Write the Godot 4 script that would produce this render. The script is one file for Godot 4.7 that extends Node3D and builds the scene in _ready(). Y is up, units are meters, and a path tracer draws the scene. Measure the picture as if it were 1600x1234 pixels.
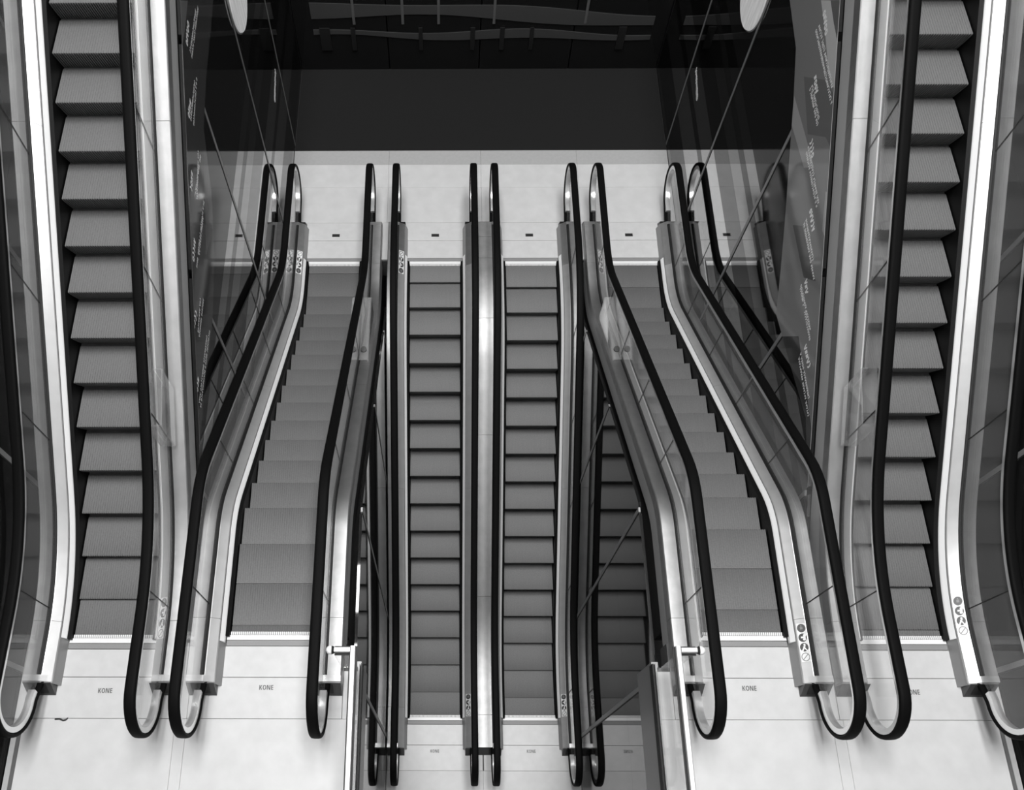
extends Node3D
# Six escalators between three levels of an atrium, seen from high above.

const YM := 0.0556
const YN := 2.4471
const YL := -2.4189
const YP := 6.35
const TAN := 0.57735
const PITCH := 0.404

# ---------------------------------------------------------------- mesh builder
class Mb:
	var p := PackedVector3Array()
	var g := PackedInt32Array()
	var uv := PackedVector2Array()
	func tri(a: Vector3, b: Vector3, c: Vector3, grp := -1, ua := Vector2.ZERO, ub := Vector2.ZERO, uc := Vector2.ZERO) -> void:
		if (b - a).cross(c - a).length_squared() < 1e-14:
			return
		p.append(a); p.append(b); p.append(c)
		g.append(grp); g.append(grp); g.append(grp)
		uv.append(ua); uv.append(ub); uv.append(uc)
	func quad(a: Vector3, b: Vector3, c: Vector3, d: Vector3, grp := -1) -> void:
		tri(a, b, c, grp)
		tri(a, c, d, grp)
	func box(lo: Vector3, hi: Vector3) -> void:
		var v: Array = []
		for i in 8:
			v.append(Vector3(hi.x if i & 1 else lo.x, hi.y if i & 2 else lo.y, hi.z if i & 4 else lo.z))
		quad(v[0], v[2], v[3], v[1]); quad(v[4], v[5], v[7], v[6])
		quad(v[0], v[4], v[6], v[2]); quad(v[1], v[3], v[7], v[5])
		quad(v[0], v[1], v[5], v[4]); quad(v[2], v[6], v[7], v[3])
	# box with chamfered upper edges
	func tile(lo: Vector3, hi: Vector3, c := 0.003) -> void:
		var m := hi.y - c
		var a: Array = [Vector3(lo.x, lo.y, lo.z), Vector3(hi.x, lo.y, lo.z), Vector3(hi.x, lo.y, hi.z), Vector3(lo.x, lo.y, hi.z)]
		var b: Array = [Vector3(lo.x, m, lo.z), Vector3(hi.x, m, lo.z), Vector3(hi.x, m, hi.z), Vector3(lo.x, m, hi.z)]
		var t: Array = [Vector3(lo.x + c, hi.y, lo.z + c), Vector3(hi.x - c, hi.y, lo.z + c), Vector3(hi.x - c, hi.y, hi.z - c), Vector3(lo.x + c, hi.y, hi.z - c)]
		quad(a[0], a[1], a[2], a[3]); quad(t[3], t[2], t[1], t[0])
		for i in 4:
			var j := (i + 1) % 4
			quad(a[i], b[i], b[j], a[j]); quad(b[i], t[i], t[j], b[j])
	# rings of equal size joined into a tube; sharp across the profile, smooth along it
	func sweep(rings: Array, round_profile := false) -> void:
		var n: int = rings[0].size()
		for i in rings.size() - 1:
			var r: PackedVector3Array = rings[i]
			var q: PackedVector3Array = rings[i + 1]
			for k in n:
				var l := (k + 1) % n
				quad(r[k], q[k], q[l], r[l], 1 if round_profile else k + 1)
		cap(rings[0]); cap(rings[-1], true)
	func cap(r: PackedVector3Array, other := false) -> void:
		var e := (r[1] - r[0]).normalized()
		var nn := Vector3.ZERO
		for k in range(1, r.size() - 1):
			nn += (r[k] - r[0]).cross(r[k + 1] - r[0])
		nn = nn.normalized()
		var f := nn.cross(e)
		var q := PackedVector2Array()
		for v in r:
			q.append(Vector2((v - r[0]).dot(e), (v - r[0]).dot(f)))
		var ix := Geometry2D.triangulate_polygon(q)
		for i in range(0, ix.size(), 3):
			var a: Vector3 = r[ix[i]]
			var b: Vector3 = r[ix[i + 1]]
			var c: Vector3 = r[ix[i + 2]]
			var face := (b - a).cross(c - a).dot(nn)
			if (face > 0.0) == other:
				tri(a, b, c)
			else:
				tri(a, c, b)
	# polygon in (z, y) with thickness along x
	func prism_x(poly: PackedVector2Array, x0: float, x1: float, rect := Rect2(0, 0, 1, 1)) -> void:
		var ix := Geometry2D.triangulate_polygon(poly)
		var cw := Geometry2D.is_polygon_clockwise(poly)
		for i in range(0, ix.size(), 3):
			var t: Array = [poly[ix[i]], poly[ix[i + 1]], poly[ix[i + 2]]]
			var area: float = (t[1] - t[0]).cross(t[2] - t[0])
			if area < 0.0:
				t = [t[0], t[2], t[1]]
			var u: Array = []
			for q in t:
				u.append(Vector2((q.x - rect.position.x) / rect.size.x, 1.0 - (q.y - rect.position.y) / rect.size.y))
			# seen from +x the order (z, y) runs the other way round
			tri(Vector3(x1, t[0].y, t[0].x), Vector3(x1, t[2].y, t[2].x), Vector3(x1, t[1].y, t[1].x), -1, u[0], u[2], u[1])
			tri(Vector3(x0, t[0].y, t[0].x), Vector3(x0, t[1].y, t[1].x), Vector3(x0, t[2].y, t[2].x), -1, u[0], u[1], u[2])
		for i in poly.size():
			var a := poly[i]
			var b := poly[(i + 1) % poly.size()]
			if cw:
				var s := a
				a = b
				b = s
			quad(Vector3(x0, a.y, a.x), Vector3(x1, a.y, a.x), Vector3(x1, b.y, b.x), Vector3(x0, b.y, b.x))
	func done() -> ArrayMesh:
		var vol := 0.0
		var mid := Vector3.ZERO
		for v in p:
			mid += v
		mid /= maxf(1.0, p.size())
		for i in range(0, p.size(), 3):
			vol += (p[i] - mid).dot((p[i + 1] - mid).cross(p[i + 2] - mid))
		var st := SurfaceTool.new()
		st.begin(Mesh.PRIMITIVE_TRIANGLES)
		for i in range(0, p.size(), 3):
			for k in ([0, 2, 1] if vol > 0.0 else [0, 1, 2]):
				st.set_smooth_group(g[i + k])
				st.set_uv(uv[i + k])
				st.add_vertex(p[i + k])
		st.generate_normals()
		return st.commit()

# ---------------------------------------------------------------- the line the steps run on
class Path:
	var a: float; var t: float; var s0: float; var s1: float; var lo: float; var hi: float; var ra: float; var rb: float
	var q: Array
	func _init(S0: float, LO: float, HI: float, RA: float, RB: float) -> void:
		t = TAN; a = atan(t); s0 = S0; lo = LO; hi = HI; ra = RA; rb = RB
		s1 = s0 + (hi - lo) / t
		var T := tan(a / 2.0)
		q = [s0 - ra * T, s0 + ra * T * cos(a), s1 - rb * T * cos(a), s1 + rb * T]
	func y(s: float) -> float:
		if s < q[0]: return lo
		if s < q[1]: return lo + ra - sqrt(maxf(0.0, ra * ra - (s - q[0]) * (s - q[0])))
		if s < q[2]: return lo + t * (s - s0)
		if s < q[3]: return hi - rb + sqrt(maxf(0.0, rb * rb - (q[3] - s) * (q[3] - s)))
		return hi
	func s_at(l: float) -> float:
		var L: float = (q[2] - q[1]) / cos(a)
		if l < -ra * a: return q[0] + l + ra * a
		if l < 0.0: return q[0] + ra * sin(a + l / ra)
		if l < L: return q[1] + l * cos(a)
		if l < L + rb * a: return q[3] - rb * sin(a - (l - L) / rb)
		return q[3] + l - L - rb * a
	func samples(sa: float, sb: float) -> Array:
		var r: Array = [sa]
		var s := sa
		while true:
			var curved: bool = (s > q[0] - 0.01 and s < q[1]) or (s > q[2] - 0.01 and s < q[3])
			var nx := s + (0.09 if curved else 0.5)
			for e in q:
				if s < e - 1e-4 and nx > e:
					nx = e
			s = nx
			if s >= sb - 0.02:
				break
			r.append(s)
		r.append(sb)
		return r

# ---------------------------------------------------------------- naming and tagging
func put(called: String, m: Mesh, mat: Material, parent: Node3D = self, at := Vector3.ZERO) -> MeshInstance3D:
	var o := MeshInstance3D.new()
	o.name = called
	o.mesh = m
	o.material_override = mat
	parent.add_child(o, true)
	o.position = at - base_of(parent)
	return o

func base_of(n: Node3D) -> Vector3:
	var r := Vector3.ZERO
	var k: Node = n
	while k != self and k is Node3D:
		r += k.position
		k = k.get_parent()
	return r

func thing(called: String, label: String, category: String, at := Vector3.ZERO, group := "") -> Node3D:
	var o := Node3D.new()
	o.name = called
	add_child(o, true)
	o.position = at
	return tag(o, label, category, group)

func tag(o: Node3D, label: String, category: String, group := "") -> Node3D:
	o.set_meta("label", label)
	o.set_meta("category", category)
	if group != "":
		o.set_meta("group", group)
	return o

func setting(called: String) -> Node3D:
	var o := Node3D.new()
	o.name = called
	add_child(o, true)
	o.set_meta("kind", "structure")
	return o

func V(a: float, b: float) -> Vector2:
	return Vector2(a, b)

# ---------------------------------------------------------------- materials
var M := {}

func mat(key: String, v: float, rough: float, metal := 0.0, spec := 0.5) -> StandardMaterial3D:
	var m := StandardMaterial3D.new()
	m.resource_name = key
	m.albedo_color = Color(v, v, v).linear_to_srgb()
	m.roughness = rough
	m.metallic = metal
	m.metallic_specular = spec
	M[key] = m
	return m

func noise_tex(seed_: int, freq: float, lo: float, hi: float, size := 512, stretch := false) -> NoiseTexture2D:
	var n := FastNoiseLite.new()
	n.seed = seed_
	n.frequency = freq
	n.fractal_octaves = 4
	var t := NoiseTexture2D.new()
	t.width = size
	t.height = size
	t.seamless = true
	t.noise = n
	var r := Gradient.new()
	r.set_color(0, Color(lo, lo, lo)); r.set_color(1, Color(hi, hi, hi))
	t.color_ramp = r
	return t

func speckle(m: StandardMaterial3D, seed_: int, freq: float, lo: float, scale := 1.0) -> void:
	m.albedo_texture = noise_tex(seed_, freq, lo, 1.0)
	m.uv1_triplanar = true
	m.uv1_world_triplanar = true
	m.uv1_scale = Vector3.ONE * scale

func make_materials() -> void:
	speckle(mat("floor", 0.62, 0.42), 3, 0.02, 0.95, 0.35)
	speckle(mat("plate", 0.60, 0.38, 0.0), 5, 0.02, 0.96, 0.6)
	speckle(mat("floor_grey", 0.42, 0.45), 8, 0.05, 0.96, 0.6)
	mat("joint", 0.10, 0.8)
	speckle(mat("comb_grey", 0.33, 0.5), 7, 0.2, 0.75, 2.0)
	mat("comb_white", 0.8, 0.35)
	speckle(mat("carpet", 0.022, 0.95, 0.0, 0.2), 9, 0.3, 0.75, 1.5)
	speckle(mat("tread", 0.165, 0.62, 0.15), 4, 0.12, 0.86, 0.8)
	mat("skirt", 0.007, 0.4, 0.0, 0.25)
	mat("strip", 0.9, 0.35)
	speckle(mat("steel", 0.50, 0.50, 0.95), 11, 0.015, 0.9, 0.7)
	mat("cladding", 0.5, 0.5, 0.2)
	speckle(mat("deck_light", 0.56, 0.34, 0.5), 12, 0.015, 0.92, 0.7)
	mat("newel_front", 0.06, 0.4, 0.3)
	mat("under", 0.03, 0.8)
	mat("rubber", 0.004, 0.6, 0.0, 0.18)
	mat("guide", 0.85, 0.25, 0.6)
	mat("seal", 0.01, 0.6)
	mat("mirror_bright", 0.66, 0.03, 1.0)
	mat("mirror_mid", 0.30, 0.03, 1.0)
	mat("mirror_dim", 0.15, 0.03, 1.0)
	mat("black_glass", 0.010, 0.03, 0.0, 0.5)
	mat("black_glass_upper", 0.012, 0.05, 0.0, 0.3)
	mat("black_glass_outer", 0.010, 0.05, 0.0, 0.14)
	mat("mullion", 0.28, 0.4, 0.3)
	mat("white_wall", 0.75, 0.8)
	mat("pale_wall", 0.5, 0.8)
	mat("grey_wall", 0.35, 0.8)
	mat("dark_wall", 0.03, 0.7)
	mat("newel", 0.30, 0.4, 0.5)
	mat("inlet", 0.012, 0.6)
	mat("letter", 0.12, 0.6)
	mat("white_letter", 0.75, 0.6)
	mat("slab", 0.22, 0.35, 0.3)
	mat("reflection_grey", 0.045, 0.5)
	mat("reflection_dark", 0.008, 0.5)
	mat("reflection_pale", 0.09, 0.5)  # pale tone of the modelled reflection streaks
	mat("chrome", 0.5, 0.4, 0.6)
	var d := mat("disc", 0.6, 0.5)
	d.albedo_texture = noise_tex(21, 0.012, 0.7, 1.0)
	d.uv1_triplanar = true
	d.uv1_scale = Vector3(0.3, 0.4, 2.2)
	d.emission_enabled = true  # glow added to brighten the wall disc
	d.emission = Color(1, 1, 1)
	d.emission_energy_multiplier = 0.27
	var gl := mat("glass", 0.8, 0.02)
	gl.albedo_color.a = 0.07
	gl.metallic_specular = 0.34
	gl.transparency = BaseMaterial3D.TRANSPARENCY_ALPHA
	var ac := mat("acrylic", 0.9, 0.03)
	ac.albedo_color.a = 0.12
	ac.transparency = BaseMaterial3D.TRANSPARENCY_ALPHA

# ---------------------------------------------------------------- light and camera
func make_view() -> void:
	var cam := Camera3D.new()
	cam.name = "camera"
	cam.near = 0.05
	cam.far = 100.0
	add_child(cam)
	cam.position = Vector3(-0.5773, 9.9176, 4.9554)
	cam.rotation = Vector3(-1.19651, 0.02151, -0.01970)
	cam.set_frustum(0.95356 * 0.05, Vector2(0.090963, 0.154821) * 0.05, 0.05, 100.0)
	cam.current = true
	var e := Environment.new()
	e.background_mode = Environment.BG_COLOR
	e.background_color = Color(0, 0, 0)
	e.ambient_light_source = Environment.AMBIENT_SOURCE_DISABLED
	e.tonemap_mode = Environment.TONE_MAPPER_LINEAR
	e.tonemap_exposure = 1.0
	e.sdfgi_enabled = true
	e.ssao_enabled = true
	e.ssil_enabled = true
	var w := WorldEnvironment.new()
	w.name = "world_environment"
	w.environment = e
	add_child(w)

const LAMP_ENERGY := 63.0
const LAMP_GLOW := 2.2
const LAMPS := [[-2.6, -4.0], [2.6, -4.0], [-2.6, -1.0], [2.6, -1.0], [-2.6, 2.0], [2.6, 2.0], [-2.6, 5.0], [2.6, 5.0]]

func make_lamps() -> void:
	mat("lamp_face", 0.8, 0.5)
	M.lamp_face.emission_enabled = true
	M.lamp_face.emission = Color(1, 1, 1)
	M.lamp_face.emission_energy_multiplier = LAMP_GLOW
	var words := ["rearmost left", "rearmost right", "second left", "second right", "third left", "third right", "front left", "front right"]
	for i in LAMPS.size():
		var x: float = LAMPS[i][0]
		var z: float = LAMPS[i][1]
		var o := thing("ceiling_lamp", "rectangular glowing ceiling panel lamp, %s of the eight above the hall" % words[i], "ceiling lamp", Vector3(x, 23.9, z), "ceiling panel lamps")
		var m := Mb.new()
		m.box(Vector3(x - 1.45, 23.9, z - 0.95), Vector3(x + 1.45, 23.98, z + 0.95))
		put("lamp_frame", m.done(), M.grey_wall, o)
		m = Mb.new()
		m.box(Vector3(x - 1.4, 23.88, z - 0.9), Vector3(x + 1.4, 23.9, z + 0.9))
		put("glow_face", m.done(), M.lamp_face, o)
		var l := AreaLight3D.new()
		l.name = "area_light"
		l.area_size = Vector2(2.8, 1.8)
		l.light_energy = LAMP_ENERGY
		l.shadow_enabled = true
		l.set("area_range", 40.0)
		o.add_child(l)
		l.position = Vector3(0, -0.05, 0)
		l.rotation = Vector3(-PI / 2, 0, 0)

# ---------------------------------------------------------------- escalator
var step_mesh := {}

func make_step(dir: float) -> ArrayMesh:
	var prof := [V(0.098, -0.250), V(0.072, -0.19), V(0.042, -0.12), V(0.015, -0.055), V(0.002, -0.02), V(0.0, -0.006), V(0.005, 0.0), V(0.397, 0.0)]
	var deep: Array = []
	for i in prof.size():
		deep.append(prof[i] + (V(0.013, 0) if i < 5 else V(0.004, -0.0018)))
	deep[7] = V(0.397, -0.0018)
	var m := Mb.new()
	var n := 33
	var half := 0.362
	var w := half * 2.0 / (n + 0.62)
	for i in n + 1:
		var xa := -half + i * w
		var xb := xa + w * 0.62
		for k in 7:
			var a: Vector2 = prof[k]
			var b: Vector2 = prof[k + 1]
			m.quad(Vector3(xa, a.y, a.x * dir), Vector3(xb, a.y, a.x * dir), Vector3(xb, b.y, b.x * dir), Vector3(xa, b.y, b.x * dir), 1)
			var c: Vector2 = deep[k]
			var d: Vector2 = deep[k + 1]
			if i < n:
				var xc := xa + w
				m.quad(Vector3(xb, c.y, c.x * dir), Vector3(xc, c.y, c.x * dir), Vector3(xc, d.y, d.x * dir), Vector3(xb, d.y, d.x * dir), 2)
				m.quad(Vector3(xb, a.y, a.x * dir), Vector3(xb, c.y, c.x * dir), Vector3(xb, d.y, d.x * dir), Vector3(xb, b.y, b.x * dir))
				m.quad(Vector3(xc, c.y, c.x * dir), Vector3(xc, a.y, a.x * dir), Vector3(xc, b.y, b.x * dir), Vector3(xc, d.y, d.x * dir))
	# closed underside and ends keep the step a solid piece
	var o := 0.02
	m.quad(Vector3(-half, -0.250, 0.098 * dir), Vector3(-half, -o, 0.435 * dir), Vector3(half, -o, 0.435 * dir), Vector3(half, -0.250, 0.098 * dir))
	m.quad(Vector3(-half, -0.011, 0.397 * dir), Vector3(-half, 0, 0.397 * dir), Vector3(half, 0, 0.397 * dir), Vector3(half, -0.011, 0.397 * dir))
	m.quad(Vector3(-half, -0.011, 0.435 * dir), Vector3(-half, -0.011, 0.397 * dir), Vector3(half, -0.011, 0.397 * dir), Vector3(half, -0.011, 0.435 * dir))
	m.quad(Vector3(-half, -o, 0.435 * dir), Vector3(-half, -0.011, 0.435 * dir), Vector3(half, -0.011, 0.435 * dir), Vector3(half, -o, 0.435 * dir))
	for s in [-half, half]:
		var ring: Array = []
		for q in prof:
			ring.append(Vector3(s, q.y, q.x * dir))
		ring.append(Vector3(s, -0.011, 0.397 * dir))
		ring.append(Vector3(s, -o, 0.435 * dir))
		for k in range(1, ring.size() - 1):
			if s < 0:
				m.tri(ring[0], ring[k + 1], ring[k])
			else:
				m.tri(ring[0], ring[k], ring[k + 1])
	return m.done()

func deck_rings(p: Path, dir: float, ax: float, prof: Array, sa: float, sb: float) -> Array:
	var rings: Array = []
	for s in p.samples(sa, sb):
		var r := PackedVector3Array()
		for q in prof:
			r.append(Vector3(ax + q.x, p.y(s) + q.y, dir * s))
		rings.append(r)
	return rings

func side(prof: Array, sgn: float) -> Array:
	var r: Array = []
	for q in prof:
		r.append(V(q.x * sgn, q.y))
	return r

# c: ax, dir, path, phase (arclength of one nosing), ends [deck low, comb low, loop low, deck high, comb high, loop high], joints (s), outer widths per side
func escalator(label: String, c: Dictionary) -> Node3D:
	var p: Path = c.path
	var dir: float = c.dir
	var ax: float = c.ax
	var e: Array = c.ends
	var o := thing("escalator", label, "escalator", Vector3(ax, p.lo, dir * e[1]), c.group)
	# truss and its dark bottom
	var m := Mb.new()
	var tp := [V(-0.66, -0.10), V(-0.66, -0.62), V(0.66, -0.62), V(0.66, -0.10), V(0.62, -0.10), V(0.62, -0.56), V(-0.62, -0.56), V(-0.62, -0.10)]
	m.sweep(deck_rings(p, dir, ax, tp, e[1] + 0.1, e[4] - 0.1))
	put("truss", m.done(), M.under, o)
	# steps
	if not step_mesh.has(dir):
		step_mesh[dir] = make_step(dir)
	var l: float = c.phase
	while p.s_at(l - PITCH) > e[1] - 0.38:
		l -= PITCH
	while true:
		var s: float = p.s_at(l)
		if s > e[4] - 0.02:
			break
		put("step", step_mesh[dir], M.tread, o, Vector3(ax, p.y(s) - 0.007, dir * s))
		l += PITCH
	for sg in [-1.0, 1.0]:
		var out: float = c.outer[0 if sg < 0 else 1]
		m = Mb.new()
		m.sweep(deck_rings(p, dir, ax, side([V(0.372, -0.30), V(0.372, 0.030), V(0.404, 0.052), V(0.404, -0.30)], sg), e[1] - 0.02, e[4] + 0.02))
		put("skirt_panel", m.done(), M.skirt, o)
		m = Mb.new()
		m.sweep(deck_rings(p, dir, ax, side([V(0.404, 0.02), V(0.402, 0.058), V(0.407, 0.070), V(0.431, 0.110), V(0.435, 0.106), V(0.435, 0.02)], sg), e[1] - 0.02, e[4] + 0.08))
		put("deflector_strip", m.done(), M.strip, o)
		var cuts: Array = [e[0], e[1] + 0.12, (p.q[1] + p.q[2]) * 0.5, e[4] - 0.12, e[3]]
		for i in 4:
			var ga: float = cuts[i] + (0.0015 if i > 0 else 0.0)
			var gb: float = cuts[i + 1] - (0.0015 if i < 3 else 0.0)
			m = Mb.new()
			m.sweep(deck_rings(p, dir, ax, side([V(0.4405, 0.03), V(0.4405, 0.112), V(0.446, 0.120), V(0.520, 0.161), V(0.5255, 0.163), V(0.5255, 0.03)], sg), ga, gb))
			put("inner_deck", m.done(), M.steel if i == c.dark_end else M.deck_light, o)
			if out > 0.6:
				m = Mb.new()
				m.sweep(deck_rings(p, dir, ax, side([V(0.564, 0.03), V(0.564, 0.168), V(out - 0.008, 0.168), V(out, 0.160), V(out, 0.03)], sg), ga, gb))
				put("outer_deck", m.done(), M.steel, o)
		if out > 0.6:
			m = Mb.new()
			m.sweep(deck_rings(p, dir, ax, side([V(out - 0.018, 0.03), V(out, 0.03), V(out, -0.175), V(out - 0.018, -0.175)], sg), e[1] - 0.1 if c.clad_low else p.q[0], e[4] + 0.3))
			put("side_cladding", m.done(), M.cladding, o)
		m = Mb.new()
		m.sweep(deck_rings(p, dir, ax, side([V(0.526, 0.06), V(0.526, 0.176), V(0.537, 0.184), V(0.559, 0.184), V(0.5635, 0.178), V(0.5635, 0.06)], sg), e[0] + 0.06, e[3] - 0.06))
		put("deck_seal", m.done(), M.seal, o)
		# newel ends on the landings
		for h in 2:
			var sa: float = e[0] if h == 0 else e[4]
			var sb: float = e[1] if h == 0 else e[3]
			var fl: float = p.lo if h == 0 else p.hi
			var way := -1.0 if h == 0 else 1.0
			var ow := maxf(out, 0.565) - 0.004
			var hp: Array = side([V(0.405, 0.0), V(0.432, 0.085), V(0.445, 0.112), V(0.530, 0.158), V(ow, 0.158), V(ow, 0.0)], sg)
			var se: float = sa if h == 0 else sb
			var rings: Array = []
			for q3 in [[sb if h == 0 else sa, 1.0, 0.0], [se, 1.0, 0.0], [se + way * 0.012, 0.97, 0.0]]:
				var r := PackedVector3Array()
				for q in hp:
					r.append(Vector3(ax + q.x, fl + q.y * q3[1], dir * q3[0]))
				rings.append(r)
			m = Mb.new()
			m.sweep(rings)
			var nw := put("newel_housing", m.done(), M.newel, o)
			# sloping dark front with the handrail opening in it
			var front := func(xa: float, xb: float, f0: float, f1: float, lift: float) -> ArrayMesh:
				var q := Mb.new()
				var rr: Array = []
				for f in [f0, f1]:
					var z: float = dir * (se + way * (0.013 + 0.085 * f))
					var y: float = fl + lerpf(0.155, 0.012, f)
					rr.append(PackedVector3Array([Vector3(xa, fl + 0.001, z), Vector3(xa, y + lift, z), Vector3(xb, y + lift, z), Vector3(xb, fl + 0.001, z)]))
				q.sweep(rr)
				return q.done()
			put("newel_front", front.call(ax + sg * 0.438, ax + sg * ow, 0.0, 1.0, 0.0), M.newel_front, nw)
			put("handrail_inlet", front.call(ax + sg * 0.485, ax + sg * 0.615, 0.12, 0.85, 0.004), M.inlet, nw)
			# bright cap that closes the deck
			var cb: float = se - way * 0.055
			m = Mb.new()
			var cr: Array = []
			for z in [dir * se, dir * cb]:
				var r := PackedVector3Array()
				for q in side([V(0.442, 0.11), V(0.442, 0.116), V(0.530, 0.169), V(ow, 0.173), V(ow, 0.11)], sg):
					r.append(Vector3(ax + q.x, fl + q.y, z))
				cr.append(r)
			m.sweep(cr)
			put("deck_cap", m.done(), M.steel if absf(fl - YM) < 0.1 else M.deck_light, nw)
		# handrail line
		var line := PackedVector2Array()
		var lc: float = e[2]
		var hc: float = e[5]
		line.append(V(e[0] + 0.05, p.lo + 0.115))
		line.append(V(e[0] - 0.02, p.lo + 0.135))
		line.append(V((e[0] + lc) * 0.5 - 0.02, p.lo + 0.175))
		for i in 21:
			var f := PI * i / 20.0
			line.append(V(lc - 0.331 * sin(f), p.lo + 0.531 - 0.331 * cos(f)))
		for s in p.samples(lc, hc):
			if s > lc + 0.01 and s < hc - 0.01:
				line.append(V(s, p.y(s) + 0.862))
		for i in 21:
			var f := PI * i / 20.0
			line.append(V(hc + 0.331 * sin(f), p.hi + 0.531 + 0.331 * cos(f)))
		line.append(V((e[3] + hc) * 0.5 + 0.02, p.hi + 0.175))
		line.append(V(e[3] + 0.02, p.hi + 0.135))
		line.append(V(e[3] - 0.05, p.hi + 0.115))
		var rail := [V(-0.046, -0.012), V(-0.046, 0.006), V(-0.036, 0.017), V(-0.018, 0.020), V(0.018, 0.020), V(0.036, 0.017), V(0.046, 0.006), V(0.046, -0.012), V(0.030, -0.018), V(-0.030, -0.018)]
		put("handrail", tube(line, rail, ax + sg * 0.548, dir, true), M.rubber, o)
		put("handrail_guide", tube(line.slice(2, line.size() - 2), [V(-0.030, -0.068), V(-0.033, -0.022), V(0.033, -0.022), V(0.030, -0.068)], ax + sg * 0.548, dir), M.guide, o)
		# glass between the joints
		var js: Array = c.joints
		for i in js.size() + 1:
			var poly := PackedVector2Array()
			var ja: float = js[i - 1] + 0.004 if i > 0 else lc
			var jb: float = js[i] - 0.004 if i < js.size() else hc
			if i == 0:
				for s in p.samples(e[0], jb):
					poly.append(V(s, p.y(s) + 0.17))
				for s in reversed(p.samples(lc, jb)):
					poly.append(V(s, p.y(s) + 0.83))
				for k in range(1, 10):
					var f := PI * (1.0 - k / 10.0)
					poly.append(V(lc - 0.295 * sin(f), p.lo + 0.531 - 0.295 * cos(f)))
				poly.append(V(lc, p.lo + 0.236))
			elif i == js.size():
				poly.append(V(hc, p.hi + 0.236))
				for k in range(1, 10):
					var f := PI * k / 10.0
					poly.append(V(hc + 0.295 * sin(f), p.hi + 0.531 - 0.295 * cos(f)))
				for s in reversed(p.samples(ja, hc)):
					poly.append(V(s, p.y(s) + 0.83))
				for s in p.samples(ja, e[3]):
					poly.append(V(s, p.y(s) + 0.17))
			else:
				for s in p.samples(ja, jb):
					poly.append(V(s, p.y(s) + 0.17))
				for s in reversed(p.samples(ja, jb)):
					poly.append(V(s, p.y(s) + 0.83))
			if dir < 0:
				for k in poly.size():
					poly[k].x = -poly[k].x
			m = Mb.new()
			m.prism_x(poly, ax + sg * 0.548 - 0.005, ax + sg * 0.548 + 0.005)
			put("glass_panel", m.done(), M.glass, o)
			if i < js.size():
				m = Mb.new()
				m.box(Vector3(ax + sg * 0.548 - 0.005, p.y(js[i]) + 0.16, dir * js[i] - 0.004), Vector3(ax + sg * 0.548 + 0.005, p.y(js[i]) + 0.83, dir * js[i] + 0.004))
				put("joint_seal", m.done(), M.seal, o)
	# comb and landing plates
	for h in 2:
		var cs: float = e[1] if h == 0 else e[4]
		var fl: float = p.lo if h == 0 else p.hi
		var way := -1.0 if h == 0 else 1.0
		var pl: Array = c.plates_low if h == 0 else c.plates_high
		var spans := [[0.0, 0.05, 0.40, M.comb_white, "comb_plate"], [0.05, 0.105, 0.40, M.comb_grey, "comb_plate"], [0.105, pl[0], 0.404, M.plate, "landing_plate"], [pl[0], pl[1], 0.688, M.plate, "landing_plate"]]
		for q in spans:
			var za: float = dir * (cs + way * q[0])
			var zb: float = dir * (cs + way * q[1])
			m = Mb.new()
			var ga: float = 0.0025 if q[1] < 0.7 else 0.0022
			var gb: float = 0.0025 if q[1] < 0.7 else 0.0006
			var near_a := za < zb
			m.tile(Vector3(ax - q[2], fl - 0.02, minf(za, zb) + (ga if near_a else gb)), Vector3(ax + q[2], fl, maxf(za, zb) - (gb if near_a else ga)), 0.002)
			put(q[4], m.done(), q[3], o)
		m = Mb.new()
		for i in 41:
			var x := ax - 0.36 + i * 0.018
			var za := dir * cs
			var zb := dir * (cs - way * 0.03)
			m.box(Vector3(x - 0.006, fl - 0.012, minf(za, zb)), Vector3(x + 0.006, fl - 0.001, maxf(za, zb)))
		put("comb_teeth", m.done(), M.comb_white, o)
		var zt: float = dir * (cs + way * (0.485 if fl > YM + 1.0 or fl < YM - 1.0 else 0.52))
		if absf(fl - YM) < 0.1:
			m = Mb.new()
			m.tile(Vector3(ax - 0.056, fl - 0.001, zt - 0.026), Vector3(ax + 0.056, fl + 0.004, zt + 0.026), 0.002)
			put("nameplate", m.done(), M.seal, o)
		elif fl < YP - 0.1:
			var tm := TextMesh.new()
			tm.text = "KONE"
			var f := SystemFont.new()
			f.font_names = PackedStringArray(["Droid Sans"])
			f.font_weight = 700
			tm.font = f
			tm.font_size = 16
			tm.pixel_size = 0.0036
			tm.depth = 0.002
			var t := put("lettering", tm, M.letter, o, Vector3(ax, fl + 0.002, zt))
			t.rotation.x = -PI / 2
			t.scale = Vector3(0.85, 1.0, 1.0)
	return o

func reversed(a: Array) -> Array:
	var b := a.duplicate()
	b.reverse()
	return b

func tube(line: PackedVector2Array, prof: Array, x: float, dir: float, soft := false) -> ArrayMesh:
	var rings: Array = []
	for i in line.size():
		var t := (line[mini(i + 1, line.size() - 1)] - line[maxi(i - 1, 0)]).normalized()
		var nn := V(-t.y, t.x)
		var r := PackedVector3Array()
		for q in prof:
			var w: Vector2 = line[i] + nn * q.y
			r.append(Vector3(x + q.x, w.y, dir * w.x))
		rings.append(r)
	var m := Mb.new()
	m.sweep(rings, soft)
	return m.done()

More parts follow.
